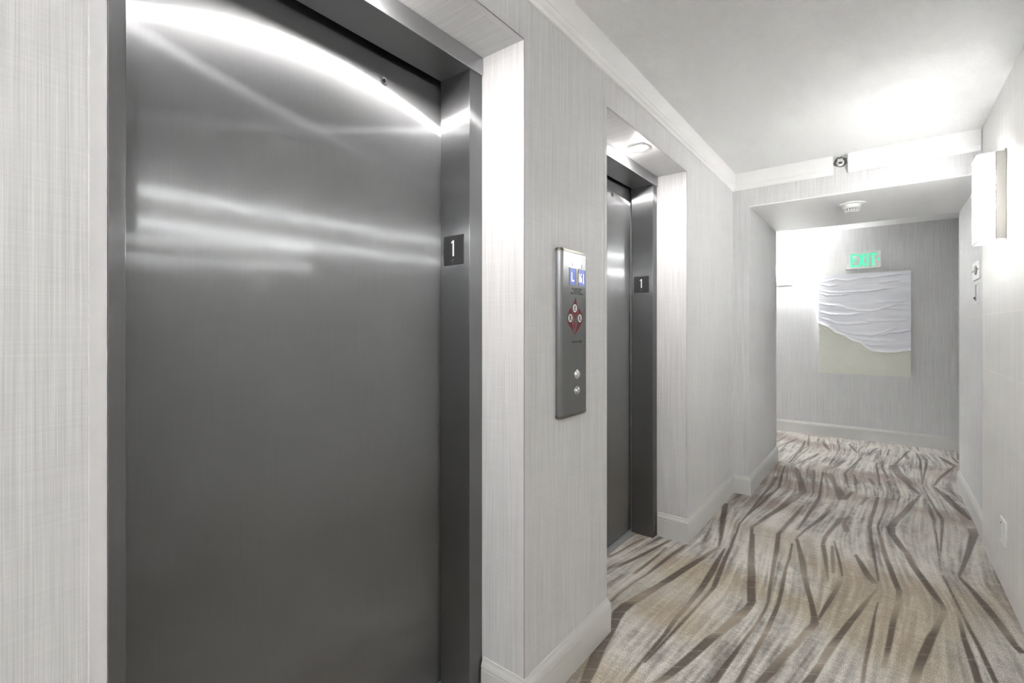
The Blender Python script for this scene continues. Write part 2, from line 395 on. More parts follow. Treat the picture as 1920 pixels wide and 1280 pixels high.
# ------------------------------------------------------------------ carpet
STROKES = [
 [(-1134,2731,-1116,2744,60),(-1158,2610,-1141,2623,70),(-1176,2480,-1157,2495,50),(-1203,2378,-1176,2399,50)],
 [(-1000,2804,-977,2822,60),(-1035,2657,-1010,2676,90),(-1069,2491,-1043,2512,90),(-1106,2359,-1075,2383,80),(-1122,2289,-1092,2313,20)],
 [(-979,2710,-971,2716,60),(-988,2554,-974,2565,80),(-1001,2408,-983,2421,80),(-1012,2304,-992,2319,30)],
 [(-908,2804,-888,2820,70),(-934,2614,-910,2633,90),(-947,2466,-924,2484,90),(-955,2348,-940,2360,70),(-976,2228,-961,2239,40),(-992,2092,-976,2104,50),(-991,2003,-978,2013,70)],
 [(-751,2887,-729,2905,30),(-782,2732,-750,2757,60),(-803,2637,-766,2666,100),(-836,2488,-795,2519,100),(-863,2345,-821,2377,100),(-873,2294,-835,2323,70),(-913,2140,-862,2179,40),(-930,2062,-877,2104,50),(-940,2030,-887,2072,85),(-944,1944,-896,1981,100),(-925,1891,-890,1918,90),(-900,1825,-876,1844,90),(-896,1739,-865,1764,90),(-892,1659,-854,1689,80),(-867,1552,-828,1583,80),(-851,1495,-819,1520,80),(-839,1432,-809,1456,60)],
 [(-709,2900,-701,2907,80),(-710,2753,-689,2770,90),(-706,2573,-676,2597,100),(-701,2428,-672,2450,100),(-701,2331,-673,2353,70),(-705,2189,-683,2206,40),(-714,2055,-693,2071,60),(-711,1932,-693,1946,90),(-718,1795,-702,1807,100),(-722,1714,-710,1724,80),(-728,1629,-710,1643,50),(-729,1574,-715,1585,40),(-729,1497,-716,1507,60)],
 [(-710,3147,-695,3159,90),(-690,2935,-678,2944,90),(-681,2740,-660,2757,90),(-664,2545,-641,2562,90),(-652,2424,-631,2440,90),(-655,2367,-636,2381,60),(-663,2233,-650,2243,50),(-681,2059,-664,2072,80),(-692,1917,-679,1928,100),(-703,1789,-692,1798,100),(-711,1715,-701,1722,80)],
 [(-634,3206,-610,3225,90),(-594,2971,-566,2993,80),(-562,2782,-531,2807,50),(-536,2659,-503,2684,80),(-514,2531,-481,2557,100),(-485,2396,-452,2422,100),(-489,2345,-454,2372,80),(-515,2232,-464,2272,30),(-548,2069,-508,2100,40),(-565,2016,-521,2050,90),(-587,1897,-545,1929,100),(-614,1765,-574,1796,100),(-630,1690,-595,1717,80),(-641,1642,-610,1666,40),(-658,1552,-628,1576,60)],
 [(-506,3306,-482,3324,90),(-479,3061,-454,3080,90),(-468,2941,-446,2958,50),(-444,2715,-427,2729,50),(-431,2595,-417,2606,80),(-414,2452,-403,2461,80),(-414,2367,-403,2376,80),(-424,2227,-411,2237,30),(-445,2071,-430,2083,70),(-457,1972,-438,1986,100),(-473,1859,-448,1878,90),(-484,1764,-456,1786,90),(-493,1673,-470,1691,50)],
 [(-414,3208,-403,3217,90),(-400,2994,-387,3005,80),(-399,2828,-383,2840,50),(-385,2631,-369,2644,90),(-377,2468,-360,2482,90),(-381,2336,-360,2353,90),(-385,2195,-365,2211,30),(-396,2019,-379,2032,70),(-403,1929,-387,1942,90),(-410,1822,-393,1835,80),(-414,1735,-397,1748,60)],
 [(-403,3299,-389,3310,90),(-366,3092,-342,3111,80),(-341,2954,-313,2976,70),(-316,2815,-291,2834,40),(-287,2694,-268,2709,80),(-259,2560,-239,2575,90),(-239,2447,-216,2465,90),(-238,2382,-205,2408,80),(-257,2306,-220,2334,30),(-280,2191,-249,2215,25),(-316,2063,-279,2092,50),(-337,1949,-298,1979,80),(-355,1864,-321,1891,80),(-374,1773,-344,1796,50)],
 [(-166,2873,-144,2890,30),(-183,2734,-160,2752,70),(-202,2592,-180,2609,90),(-216,2454,-203,2464,90),(-223,2388,-215,2395,50)],
 [(-275,3297,-252,3315,80),(-248,3112,-227,3129,80),(-222,2934,-209,2944,60),(-207,2826,-198,2834,20)],
 [(-227,3315,-213,3326,60),(-215,3138,-196,3153,60),(-199,2952,-182,2965,40)],
 [(-220,3421,-215,3425,50),(-199,3241,-185,3252,90),(-175,3083,-162,3093,90),(-156,2940,-146,2947,70)],
 [(-117,3268,-101,3281,70),(-85,3120,-59,3140,90),(-60,3015,-30,3038,80),(-32,2948,-8,2967,50)],
 [(-54,3635,-36,3649,90),(-36,3368,-20,3380,90),(-22,3169,-9,3179,90),(-10,2994,-1,3001,70)],
 [(-9,3670,8,3684,50),(15,3317,37,3334,60),(29,3209,52,3227,100),(50,3026,74,3045,100),(62,2939,86,2957,70),(55,2817,78,2834,25),(41,2699,65,2717,50),(29,2559,52,2576,100),(16,2393,37,2409,100),(9,2308,27,2322,40),(1,2236,19,2250,20)],
 [(-15,2906,-5,2913,40),(-50,2772,-32,2787,50),(-79,2652,-53,2672,70),(-115,2499,-86,2522,100),(-147,2351,-116,2376,100),(-171,2247,-136,2274,40),(-190,2119,-161,2142,30),(-207,2034,-175,2059,80),(-223,1968,-185,1997,90),(-240,1878,-206,1903,60)],
 [(-10,2766,-4,2770,80),(-22,2638,-13,2645,90),(-36,2457,-20,2469,90),(-44,2328,-29,2340,80),(-51,2219,-37,2231,60),(-55,2098,-42,2108,40),(-60,2017,-47,2028,40)],
 [(44,3733,74,3757,100),(68,3584,102,3610,90),(106,3459,133,3481,50),(126,3301,152,3321,70),(156,3152,185,3175,100),(185,3020,213,3042,100),(216,2918,234,2932,80),(215,2846,241,2866,30),(186,2712,210,2731,50),(148,2571,183,2599,100),(116,2417,153,2446,100),(99,2320,131,2345,80),(85,2239,117,2263,30),(65,2121,95,2145,30)],
 [(267,3907,279,3917,90),(259,3692,271,3702,90),(255,3504,260,3508,70),(249,3316,253,3319,50)],
 [(295,3928,309,3940,90),(272,3664,282,3672,90),(255,3452,259,3455,50)],
 [(249,3270,255,3275,90),(260,3147,270,3155,100),(274,2975,285,2984,100),(283,2864,295,2874,60),(292,2743,306,2754,90),(304,2626,319,2638,100),(312,2486,330,2500,100),(319,2389,336,2402,100),(323,2308,339,2321,90)],
 [(432,4013,479,4050,90),(384,3713,417,3739,100),(346,3489,369,3507,80),(312,3304,327,3316,80),(320,3251,337,3264,90),(342,3156,365,3174,100),(363,3020,394,3044,100),(384,2910,414,2933,80),(402,2798,430,2820,50),(415,2713,438,2731,90),(430,2671,453,2688,100)],
 [(268,2875,281,2885,20),(262,2650,281,2665,100),(265,2499,288,2516,100),(267,2348,291,2367,100),(270,2267,293,2285,90)],
 [(-901,3637,-866,3665,90),(-837,3323,-805,3348,100),(-771,3036,-752,3051,100),(-744,2895,-732,2904,50)],
 [(-689,4806,-673,4818,90),(-644,4274,-624,4289,100),(-670,4025,-649,4041,90),(-696,3710,-677,3725,90),(-718,3491,-704,3502,80),(-725,3329,-714,3337,90),(-704,3136,-693,3144,90)],
 [(-714,4563,-687,4584,100),(-702,4283,-676,4302,100),(-713,3991,-691,4008,90),(-715,3674,-700,3686,90),(-719,3510,-709,3517,70)],
 [(-596,4845,-559,4874,70),(-520,4425,-474,4460,90),(-494,4235,-446,4273,80),(-537,4081,-473,4130,50),(-572,3786,-527,3821,100),(-616,3571,-578,3600,100),(-639,3405,-612,3426,60),(-654,3314,-634,3330,70),(-634,3206,-617,3219,100)],
 [(-470,4943,-448,4960,50),(-429,4495,-418,4504,90),(-412,4299,-398,4310,80),(-417,4174,-404,4184,40)],
 [(-442,3951,-422,3966,60),(-463,3729,-436,3749,90),(-477,3567,-454,3585,70),(-498,3377,-471,3398,60),(-505,3303,-481,3321,100)],
 [(-401,4932,-389,4941,90),(-382,4477,-366,4490,100),(-371,4210,-350,4226,90),(-384,4018,-363,4034,60),(-396,3800,-372,3819,100),(-409,3566,-391,3580,80),(-418,3439,-401,3453,40)],
 [(-284,3968,-264,3983,40),(-318,3783,-285,3809,90),(-350,3612,-322,3633,80),(-379,3470,-361,3484,70),(-402,3307,-392,3316,70)],
 [(-220,3841,-173,3877,60),(-246,3640,-219,3661,70),(-276,3421,-251,3441,50),(-273,3304,-255,3318,80)],
 [(-380,4948,-331,4987,50),(-299,4596,-265,4623,60),(-270,4410,-216,4452,80),(-246,4237,-189,4281,70)],
 [(-179,4506,-157,4523,80),(-208,4289,-187,4306,80)],
 [(-208,3794,-180,3816,50),(-176,3594,-146,3618,50)],
 [(-26,4478,1,4499,80),(-41,4178,-17,4197,90),(-58,3930,-34,3948,80),(-62,3767,-40,3784,100),(-51,3628,-34,3641,100)],
 [(40,4506,66,4526,60),(15,4181,35,4196,60),(-5,3934,6,3943,70),(-15,3820,-6,3827,100),(-6,3671,5,3679,80)],
 [(239,4756,255,4769,50),(163,4465,204,4497,90),(114,4217,158,4251,80),(61,4004,107,4040,50),(32,3840,77,3874,100),(41,3731,77,3759,100)],
 [(266,5009,275,5016,100),(280,4740,293,4750,100),(296,4440,316,4456,100),(316,4221,337,4237,100),(307,4071,323,4083,70),(294,3928,310,3940,100)],
 [(267,4546,283,4558,50),(266,4296,290,4315,100),(273,4169,294,4185,90),(266,4039,282,4052,50),(264,3897,280,3909,90)],
 [(343,5042,352,5048,90),(361,4876,394,4901,100),(388,4685,434,4721,70),(423,4498,467,4532,90),(466,4319,480,4330,90)],
 [(436,4137,481,4172,40),(434,4014,477,4048,90)],
 [(171,4990,194,5007,80),(210,4808,237,4830,90),(239,4756,255,4769,60)],
 [(39,4999,68,5022,70),(54,4844,82,4866,60)],
 [(-41,5519,-22,5534,90),(-27,5321,-9,5336,90),(-11,5019,1,5028,90),(-5,4825,6,4834,80)],
 [(6,5537,15,5545,90),(20,5358,38,5372,80),(42,5091,66,5109,70)],
 [(66,5602,131,5653,80),(90,5314,157,5367,70),(136,5134,195,5180,60),(177,4994,211,5021,80)],
 [(297,6047,318,6063,90),(286,5667,302,5680,90),(273,5270,286,5280,80),(269,5066,278,5073,60)],
 [(345,6084,365,6100,90),(339,5925,359,5941,100),(309,5583,325,5595,90),(280,5246,293,5256,90),(266,5049,274,5056,70)],
 [(537,5933,550,5943,90),(437,5584,474,5613,100),(383,5356,412,5379,90),(340,5093,357,5107,80)],
 [(-248,4987,-224,5006,80),(-222,4768,-205,4781,80),(-202,4591,-186,4604,40)],
 [(-181,5039,-169,5049,90),(-165,4870,-150,4882,90),(-150,4740,-139,4748,70)],
 [(-187,5479,-167,5494,70),(-226,5235,-204,5252,70),(-253,5016,-234,5030,70)],
 [(-85,4991,-56,5014,70),(-50,4817,-28,4835,60)],
 [(461,6135,488,6156,60),(505,5980,544,6010,80),(540,5900,566,5920,50)],
 [(553,6245,566,6256,80),(574,6071,587,6081,80)],
 [(-89,4429,-57,4454,60),(-120,4201,-100,4217,50)],
 [(-184,4502,-152,4527,70),(-222,4255,-191,4279,80)],
 [(-696,4978,-686,4986,90),(-689,4809,-674,4820,100)],
 [(-704,4578,-686,4592,100),(-703,4436,-683,4453,100)],
 [(-611,4981,-596,4993,90),(-593,4854,-563,4877,90)],
 [(-684,5118,-668,5130,90),(-674,5332,-662,5342,90),(-660,5592,-647,5601,80),(-640,5822,-625,5833,60),(-616,5954,-600,5966,90),(-633,6149,-619,6159,100),(-660,6449,-647,6459,70),(-671,6613,-659,6623,80)],
 [(-678,5212,-670,5218,80),(-673,5480,-663,5488,80),(-664,5667,-651,5677,50),(-664,5916,-642,5934,100),(-675,6241,-661,6252,100)],
 [(-829,5905,-802,5926,90),(-796,6115,-768,6137,90),(-758,6306,-738,6321,50)],
 [(-916,5974,-897,5989,80),(-897,6198,-877,6213,80),(-882,6379,-867,6390,50)],
 [(-527,6324,-513,6335,50),(-483,6115,-447,6143,100),(-436,5926,-409,5946,80)],
 [(-409,6262,-400,6269,90),(-389,6045,-378,6053,90),(-383,5913,-372,5921,70)],
 [(-357,6272,-344,6283,100),(-342,5972,-326,5984,90),(-351,5705,-339,5715,50),(-368,5523,-351,5536,90),(-377,5269,-365,5278,80)],
 [(-417,5580,-396,5596,80),(-440,5330,-420,5345,70)],
 [(-501,5664,-476,5684,70),(-540,5461,-507,5486,70),(-585,5307,-553,5332,50),(-620,5123,-596,5141,60)],
 [(-272,6368,-258,6379,70),(-230,6114,-208,6131,90),(-193,5955,-180,5965,70)],
 [(-155,6341,-141,6352,80),(-184,5988,-174,5996,80)],
 [(-283,5519,-243,5550,60),(-318,5336,-287,5360,50),(-364,5112,-341,5130,50)],
 [(-158,5710,-134,5729,70),(-195,5454,-179,5466,80),(-227,5260,-204,5277,70),(-251,5042,-229,5059,80),(-231,4874,-219,4884,90)],
 [(-475,4986,-456,5000,70),(-460,4823,-444,4836,70)],
 [(-400,4965,-389,4974,90),(-394,4765,-382,4775,80)],
 [(-185,5075,-178,5081,80),(-163,4857,-149,4868,80)],
 [(-34,6322,-11,6339,80),(-75,6099,-54,6116,80),(-106,5896,-94,5905,80)],
 [(5,6269,16,6277,90),(-6,5974,9,5985,90)],
 [(70,6346,87,6360,80),(49,6017,66,6030,90)],
 [(233,6392,250,6405,80),(183,6146,208,6165,100),(142,5897,163,5912,90),(106,5645,118,5654,70)],
 [(285,6301,298,6311,90),(291,6083,311,6099,100),(298,5926,315,5940,90)],
 [(317,6326,325,6332,90),(332,6139,346,6150,100),(339,5981,359,5997,100),(323,5729,339,5741,90)],
 [(453,6257,474,6273,70),(483,6115,514,6140,90),(527,5951,551,5969,70)],
 [(550,6357,562,6367,80),(575,6097,587,6106,90)],
 [(-34,5623,-14,5639,80),(-33,5515,-14,5530,100)],
 [(21,5644,33,5653,80),(8,5526,18,5533,90)],
 [(301,6610,319,6624,90),(312,6427,323,6435,60)],
 [(232,6557,254,6574,80),(254,6463,267,6473,50)],
]

def vnoise(x, y, seed):
    """smooth value noise on arrays"""
    def hsh(i, j):
        n = (i.astype(np.int64)*374761393 + j.astype(np.int64)*668265263 + seed*974711) & 0xffffffff
        n = ((n ^ (n >> 13))*1274126177) & 0xffffffff
        return ((n ^ (n >> 16)) & 0xffff)/65535.0
    i = np.floor(x); j = np.floor(y); u = x-i; v = y-j
    u = u*u*(3-2*u); v = v*v*(3-2*v)
    return (hsh(i, j)*(1-u)+hsh(i+1, j)*u)*(1-v)+(hsh(i, j+1)*(1-u)+hsh(i+1, j+1)*u)*v
def carpet_colours(X, Y):
    shape = X.shape
    strokes = [[tuple(c/1000 for c in q[:4])+(q[4]/100,) for q in s] for s in STROKES]
    allst = list(strokes)
    for dx, dy in ((0, -2.95), (-1.75, .3), (1.5, .25), (-.25, -1.0)):     # the woven repeat
        for s in strokes:
            t = [(a+dx, b+dy, c+dx, d+dy, e) for a, b, c, d, e in s]
            if dy == -2.95 and max(max(q[1], q[3]) for q in t) > 1.14: continue
            if dx == -1.75 and (max(max(q[0], q[2]) for q in t) > -.95 or min(q[1] for q in t) < 4.9): continue
            if dx == 1.5 and min(min(q[0], q[2]) for q in t) < .56: continue
            if dx == -.25 and (max(max(q[0], q[2]) for q in t) > -.98 or max(q[1] for q in t) > 2.1): continue
            allst.append(t)
    A = np.zeros(shape); B = np.zeros(shape); tx = []
    for s in allst:
        for (a0, b0, c0, d0, e0), (a1, b1, c1, d1, e1) in zip(s, s[1:]):
            p0 = np.array(((a0+c0)/2, (b0+d0)/2)); p1 = np.array(((a1+c1)/2, (b1+d1)/2)); ax = p1-p0
            w0 = np.array((c0-a0, d0-b0)); w1 = np.array((c1-a1, d1-b1))
            L = math.hypot(*ax)
            if L < 1e-4: continue
            tx.append((*(p0+p1)/2, *(ax/L), L))
            pad = .05; lo = np.minimum(p0, p1)-pad; hi = np.maximum(p0, p1)+pad
            m = (X > lo[0]) & (X < hi[0]) & (Y > lo[1]) & (Y < hi[1])
            if not m.any(): continue
            qx = X[m]-p0[0]; qy = Y[m]-p0[1]
            nrm = np.array((-ax[1], ax[0]))/L
            W0, W1 = abs(w0@nrm), abs(w1@nrm)
            # shear so the ends follow the weft direction (along x)
            wd = (w0+w1)/2; wd = wd/np.hypot(*wd)
            det = ax[0]*wd[1]-ax[1]*wd[0]
            if abs(det) < .12*L: wd = nrm; det = ax[0]*wd[1]-ax[1]*wd[0]
            t = (qx*wd[1]-qy*wd[0])/det; tt = np.clip(t, 0, 1)
            d = np.abs(qx*nrm[0]+qy*nrm[1]); hw = np.maximum((W0+(W1-W0)*tt)/2, .003)
            edge = np.clip((hw-d)/.005+.5, 0, 1); ends = np.clip(.5+(.5-np.abs(t-.5))*L/.006, 0, 1)
            al = e0+(e1-e0)*tt; cov = edge*ends*np.clip(al/.35, 0, 1)
            A[m] = np.maximum(A[m], cov*np.clip((al-.12)/.8, 0, 1)); B[m] = np.maximum(B[m], cov)
    # direction field from the stripes
    tx = np.array(tx)
    gx = np.arange(-3, 2.5, .06); gy = np.arange(-3.6, 7, .06)
    GX, GY = np.meshgrid(gx, gy)
    d2 = (GX[..., None]-tx[:, 0])**2+(GY[..., None]-tx[:, 1])**2
    wt = tx[:, 4]/(d2+.006)**1.6
    ang = np.arctan2(tx[:, 3], tx[:, 2])
    c2 = (wt*np.cos(2*ang)).sum(-1); s2 = (wt*np.sin(2*ang)).sum(-1)
    def samp(F, x, y):
        u = np.clip((x-gx[0])/.06, 0, len(gx)-1.001); v = np.clip((y-gy[0])/.06, 0, len(gy)-1.001)
        i = u.astype(int); j = v.astype(int); u = u-i; v = v-j
        return (F[j, i]*(1-u)+F[j, i+1]*u)*(1-v)+(F[j+1, i]*(1-u)+F[j+1, i+1]*u)*v
    norm = np.hypot(c2, s2)+1e-9; c2 /= norm; s2 /= norm
    acc = np.zeros(shape); acc2 = np.zeros(shape); n = 0
    for sg in (1, -1):
        x = X.copy(); y = Y.copy()
        for k in range(12):
            th = .5*np.arctan2(samp(s2, x, y), samp(c2, x, y))
            dx = np.cos(th); dy = np.sin(th); f = np.where(dy < 0, -1, 1)*sg
            x = x+dx*f*.014; y = y+dy*f*.014
            acc += vnoise(x/.011, y/.011, 3); acc2 += vnoise(x/.026, y/.026, 8); n += 1
    st = np.clip(.5+(acc/n-.5)*3.4, 0, 1); st2 = np.clip(.5+(acc2/n-.5)*2.6, 0, 1)
    fold = vnoise(X/.45+.35*Y, Y/.26+.5*vnoise(X/.3, Y/.9, 21), 5)           # bands between the folds
    zone = vnoise(X/.5+3, Y/.42, 13)
    sm = lambda v, a, b: np.clip((v-a)/(b-a), 0, 1)
    light = np.array(srgb(*CP_LIGHT)[:3]); taupe = np.array(srgb(*CP_TAUPE)[:3]); grey = np.array(srgb(*CP_GREY)[:3]); dark = np.array(srgb(*CP_DARK)[:3])
    far = sm(Y, 2.6, 4.2)[..., None]
    taupe = taupe*(1-far)+np.array(srgb(*CP_MAUVE)[:3])*far
    mT = sm(fold*.65+zone*.35, .42, .72)[..., None]
    C = light*(1-mT)+taupe*mT
    mG = (sm(st*.6+st2*.4,   .34, .80)*(.35+.65*sm(vnoise(X/.4, Y/.3, 17)*.5+(1-fold)*.5, .3, .65)))[..., None]
    C = C*(1-mG)+grey*mG
    hl = (sm(1-st, .5, .85)*.28)[..., None]*(1-mG)
    C = C*(1-hl)+light*1.06*hl
    streak = (.91+.09*np.clip(.5+(vnoise(X/.08, Y/.004, 31)-.5)*1.6, 0, 1))[...]
    Bm = B[..., None]*.9; Am = np.clip(A*streak/np.maximum(B, 1e-3), 0, 1)[..., None]
    Bm = Bm*(1-.22*far)
    C = C*(1-Bm)+(taupe*.86*(1-Am)+dark*Am)*Bm
    return np.concatenate([C, 1-.8*B[..., None]], -1)
def carpet():
    V = []; Fc = []; Cl = []; base = 0
    for x0, x1, y0, y1, st in ((-1.29, .62, .85, 2.9, .0033), (-1.29, .62, 2.9, 6.72, .0052), (-1.29, .62, -3.4, .85, .014), (-2.8, -1.29, 5.1, 6.72, .016), (.62, 2.2, 5.1, 6.72, .016)):
        nx = int(round((x1-x0)/st))+1; ny = int(round((y1-y0)/st))+1
        X, Y = np.meshgrid(np.linspace(x0, x1, nx), np.linspace(y0, y1, ny))
        C = carpet_colours(X, Y)
        V.append(np.stack([X, Y, np.zeros_like(X)], -1).reshape(-1, 3)); Cl.append(C.reshape(-1, 4))
        i = np.arange(nx*ny).reshape(ny, nx)+base
        Fc.append(np.stack([i[:-1, :-1], i[:-1, 1:], i[1:, 1:], i[1:, :-1]], -1).reshape(-1, 4)); base += nx*ny
    V = np.concatenate(V); Fc = np.concatenate(Fc); Cl = np.concatenate(Cl)
    me = bpy.data.meshes.new('floor')
    me.vertices.add(len(V)); me.vertices.foreach_set('co', V.astype(np.float32).ravel())
    me.loops.add(Fc.size); me.loops.foreach_set('vertex_index', Fc.astype(np.int32).ravel())
    me.polygons.add(len(Fc)); me.polygons.foreach_set('loop_start', (np.arange(len(Fc))*4).astype(np.int32)); me.polygons.foreach_set('loop_total', np.full(len(Fc), 4, np.int32))
    me.update(calc_edges=True)
    ca = me.color_attributes.new('pattern', 'FLOAT_COLOR', 'POINT')
    ca.data.foreach_set('color', Cl.astype(np.float32).ravel())
    return link('floor', me, M['carpet'])
CP_LIGHT, CP_TAUPE, CP_GREY, CP_DARK, CP_MAUVE = (197, 194, 188), (171, 160, 143), (114, 109, 105), (78, 69, 63), (161, 150, 143)
tag(carpet(), 'taupe and cream carpet with dark folded ribbon pattern', 'carpet', kind='structure')

# ------------------------------------------------------------------ elevators
def elevator(label):
    ya, yb = Y1A, Y1B; jl, jr = ya+.0645, yb-.0645; zt = 2.134
    e = thing('elevator_entrance', (XD, (ya+yb)/2, 0), label, 'elevator', 'brushed steel elevator entrances')
    d = MB().box(XD-.03, XD, jl-.045, jr+.035, .008, zt+.02, .001, 1).build('door_panel', M['steel'], e)
    k = MB().lathe([(0, .001), (.0068, .001), (.0068, .0035), (.0085, .0045), (.0115, .004), (.0125, 0), (0, 0)], at(XD, .931, 2.050, FX), 24).build('keyhole_ring', M['chrome'], d, 40)
    tag(k, 'small chrome keyhole ring')
    MB().lathe([(0, .0014), (.0055, .0014), (.0055, 0)], at(XD+.0012, .931, 2.050, FX), 20).build('keyhole', M['rubber'], d)
    for y0, y1 in ((ya, jl), (jr, yb)):
        MB().box(XD+.021, XF, y0+.001, y1-.0, 0, zt+.005, .0015, 2).build('jamb', M['trim_steel'], e)
    MB().box(XD+.021, XF+.006, ya+.001, yb-.001, zt, ZS-.001, .0015, 2).build('header', M['header_steel'], e)
    s = MB().box(XD-.035, XD+.046, jl, jr, -.002, .004)
    for q in (.018, .030): s.box(XD+q, XD+q+.002, jl+.002, jr-.002, .004, .0046)
    s.build('sill', M['alu'], e)
    return e
e1 = elevator('nearer brushed steel elevator door at left, filling half the view')
duplicate(e1, (0, PITCH, 0), 'farther brushed steel elevator door beyond the call panel')

# floor number signs on the right jambs
def floor_sign(label):
    y = Y1B-.0645
    t = thing('floor_sign', (-1.1535, y, 1.535), label, 'sign', 'floor number signs on the jambs')
    Ms = at(-1.1535, y, 1.535, FY)
    b = MB(); bb = bmesh.new(); bmesh.ops.create_cube(bb, size=1)
    for v in bb.verts: v.co = Vector((v.co.x*.0945, v.co.y*.1005, .0015+v.co.z*.003))
    bmesh.ops.bevel(bb, geom=bb.edges[:], offset=.0006, segments=1, affect='EDGES'); b.merge(bb, Ms)
    b.build('backing_plate', M['plate'], t)
    MB().prism([(-.0085, .027), (-.0085, .0225), (-.0018, .0265), (-.0018, -.021), (.0042, -.021), (.0042, .033), (.0005, .033)], .0048, Ms, .0028).build('numeral', M['pale'], t)
    br = MB()
    for px, py in ((-.004, -.0325), (-.004, -.0365), (.002, -.0325), (-.004, -.0285+-.012)): br.lathe([(.0011, 0), (.0009, .0009), (0, .0012)], Ms @ Matrix.Translation((px, py, .003)), 8)
    br.build('braille', M['grey'], t)
    return t
f1 = floor_sign('charcoal floor sign reading 1 on the jamb of the nearer elevator')
duplicate(f1, (0, PITCH, 0), 'charcoal floor sign reading 1 on the jamb of the farther elevator')

# recessed lamps over the doors
def downlight(label):
    x, y = -.976, (Y1A+Y1B)/2
    t = thing('recessed_downlight', (x, y, ZS), label, 'light', 'recessed lamps above the elevator doors')
    MB().lathe([(.040, 0), (.040, .004), (.052, .004), (.056, .0015), (.056, 0)], at(x, y, ZS, FDN), 36).build('trim_ring', M['white'], t, 40)
    MB().lathe([(0, .012), (.020, .011), (.034, .007), (.041, .003), (.041, 0), (0, 0)], at(x, y, ZS, FDN), 36).build('lens', M['lens'], t, 60)
    return t
d1 = downlight('glowing recessed lamp in the soffit over the nearer elevator')
duplicate(d1, (0, PITCH, 0), 'glowing recessed lamp in the soffit over the farther elevator')

# ------------------------------------------------------------------ call panel
pc = thing('call_panel', (XL, 1.503, .947), 'steel elevator call panel with blue displays and red fire emblem between the doors', 'panel')
PY0, PY1, PZ0, PZ1, PT = 1.408, 1.598, .959, 1.540, .024
xf = XL+PT
def rounded(y0, y1, t, r, n=8):
    pts = [(y0, -.0015)]
    pts += [(y0+r-r*math.cos(a), t-r+r*math.sin(a)) for a in [math.pi/2*i/n for i in range(n+1)]]
    pts += [(y1-r+r*math.sin(a), t-r+r*math.cos(a)) for a in [math.pi/2*i/n for i in range(n+1)]]
    return pts+[(y1, -.0015)]
# local (y, out) extruded upward
UP = lambda z: Matrix(((0, 1, 0, XL), (1, 0, 0, 0), (0, 0, 1, z), (0, 0, 0, 1)))
MB().prism(rounded(PY0, PY1, PT, .018), PZ1-PZ0, UP(PZ0)).build('faceplate', M['panel_steel'], pc, 35)
for z0, z1 in ((PZ0-.012, PZ0), (PZ1, PZ1+.012)):
    c = MB(); b = bmesh.new()
    pr = rounded(PY0-.0015, PY1+.0015, PT+.0015, .019)
    f = b.faces.new([b.verts.new((p[0], p[1], 0)) for p in pr]); r = bmesh.ops.extrude_face_region(b, geom=[f])
    for v in r['geom']:
        if isinstance(v, bmesh.types.BMVert): v.co.z = z1-z0
    bmesh.ops.recalc_face_normals(b, faces=b.faces[:])
    zz = 0 if z0 < 1.2 else z1-z0
    ed = [q for q in b.edges if all(abs(v.co.z-zz) < 1e-5 for v in q.verts) and not all(v.co.y < 1e-5 for v in q.verts)]
    bmesh.ops.bevel(b, geom=ed, offset=.005, segments=3, affect='EDGES')
    c.merge(b, UP(z0)); tag(c.build('end_cap', M['bronze'], pc, 40), 'dark rounded end cap')
PF = lambda y, z: at(xf, y, z, FX)
# two displays
for y0, y1, kind in ((1.4640, 1.507, 'L'), (1.5285, 1.5735, '16')):
    z0, z1 = 1.424, 1.4835
    d = MB().box(xf, xf+.0008, y0, y1, z0, z1).build('display_screen', M['display'], pc)
    fr = MB()
    for a0, a1, b0, b1 in ((y0-.002, y0, z0-.002, z1+.002), (y1, y1+.002, z0-.002, z1+.002), (y0, y1, z1, z1+.002), (y0, y1, z0-.002, z0)): fr.box(xf, xf+.0016, a0, a1, b0, b1)
    fr.build('bezel', M['bronze'], d)
    yc, zc = (y0+y1)/2, (z0+z1)/2; Ms = PF(yc, zc)
    r = MB()
    if kind == 'L':
        r.prism([(-.0085, .016), (-.0085, -.017), (.0085, -.017), (.0085, -.012), (-.0045, -.012), (-.0045, .016)], .0012, Ms, .0007)
    else:
        r.prism([(-.0235, .015), (-.0235, -.017), (-.0195, -.017), (-.0195, .015)], .0012, Ms, .0007)
        # 6 as a ring with a stem
        n = 20; ro, ri = (.0068, .0095), (.0033, .0058)
        for i in range(n):
            a, c = 2*math.pi*i/n, 2*math.pi*(i+1)/n
            r.prism([(-.006+ro[0]*math.cos(a), -.0075+ro[1]*math.sin(a)), (-.006+ro[0]*math.cos(c), -.0075+ro[1]*math.sin(c)), (-.006+ri[0]*math.cos(c), -.0075+ri[1]*math.sin(c)), (-.006+ri[0]*math.cos(a), -.0075+ri[1]*math.sin(a))], .0012, Ms, .0007)
        r.prism([(-.0128, -.0075), (-.0125, .004), (-.009, .013), (-.002, .0155), (-.002, .012), (-.0065, .009), (-.0092, .003), (-.0093, -.0075)], .0012, Ms, .0007)
        r.prism([(.0105, .016), (.0105, -.013), (.0075, -.013), (.0125, -.022), (.0175, -.013), (.0145, -.013), (.0145, .016)], .0012, Ms, .0007)
    r.build('readout', M['readout'], d)
for ch, yy in (('1', 1.485), ('2', 1.552)): lettering([(ch, 0, 0)], .0165, PF(yy, 1.4965), .0004, scale_x=.9).build('car_number', M['ink'], pc)
lettering([('IN CASE OF FIRE', 0, .0085), ('ELEVATORS', 0, 0), ('ARE OUT OF SERVICE', 0, -.0085)], .0094, PF(1.5165, 1.402), .0003, bold=.0001).build('fire_notice', M['ink'], pc)
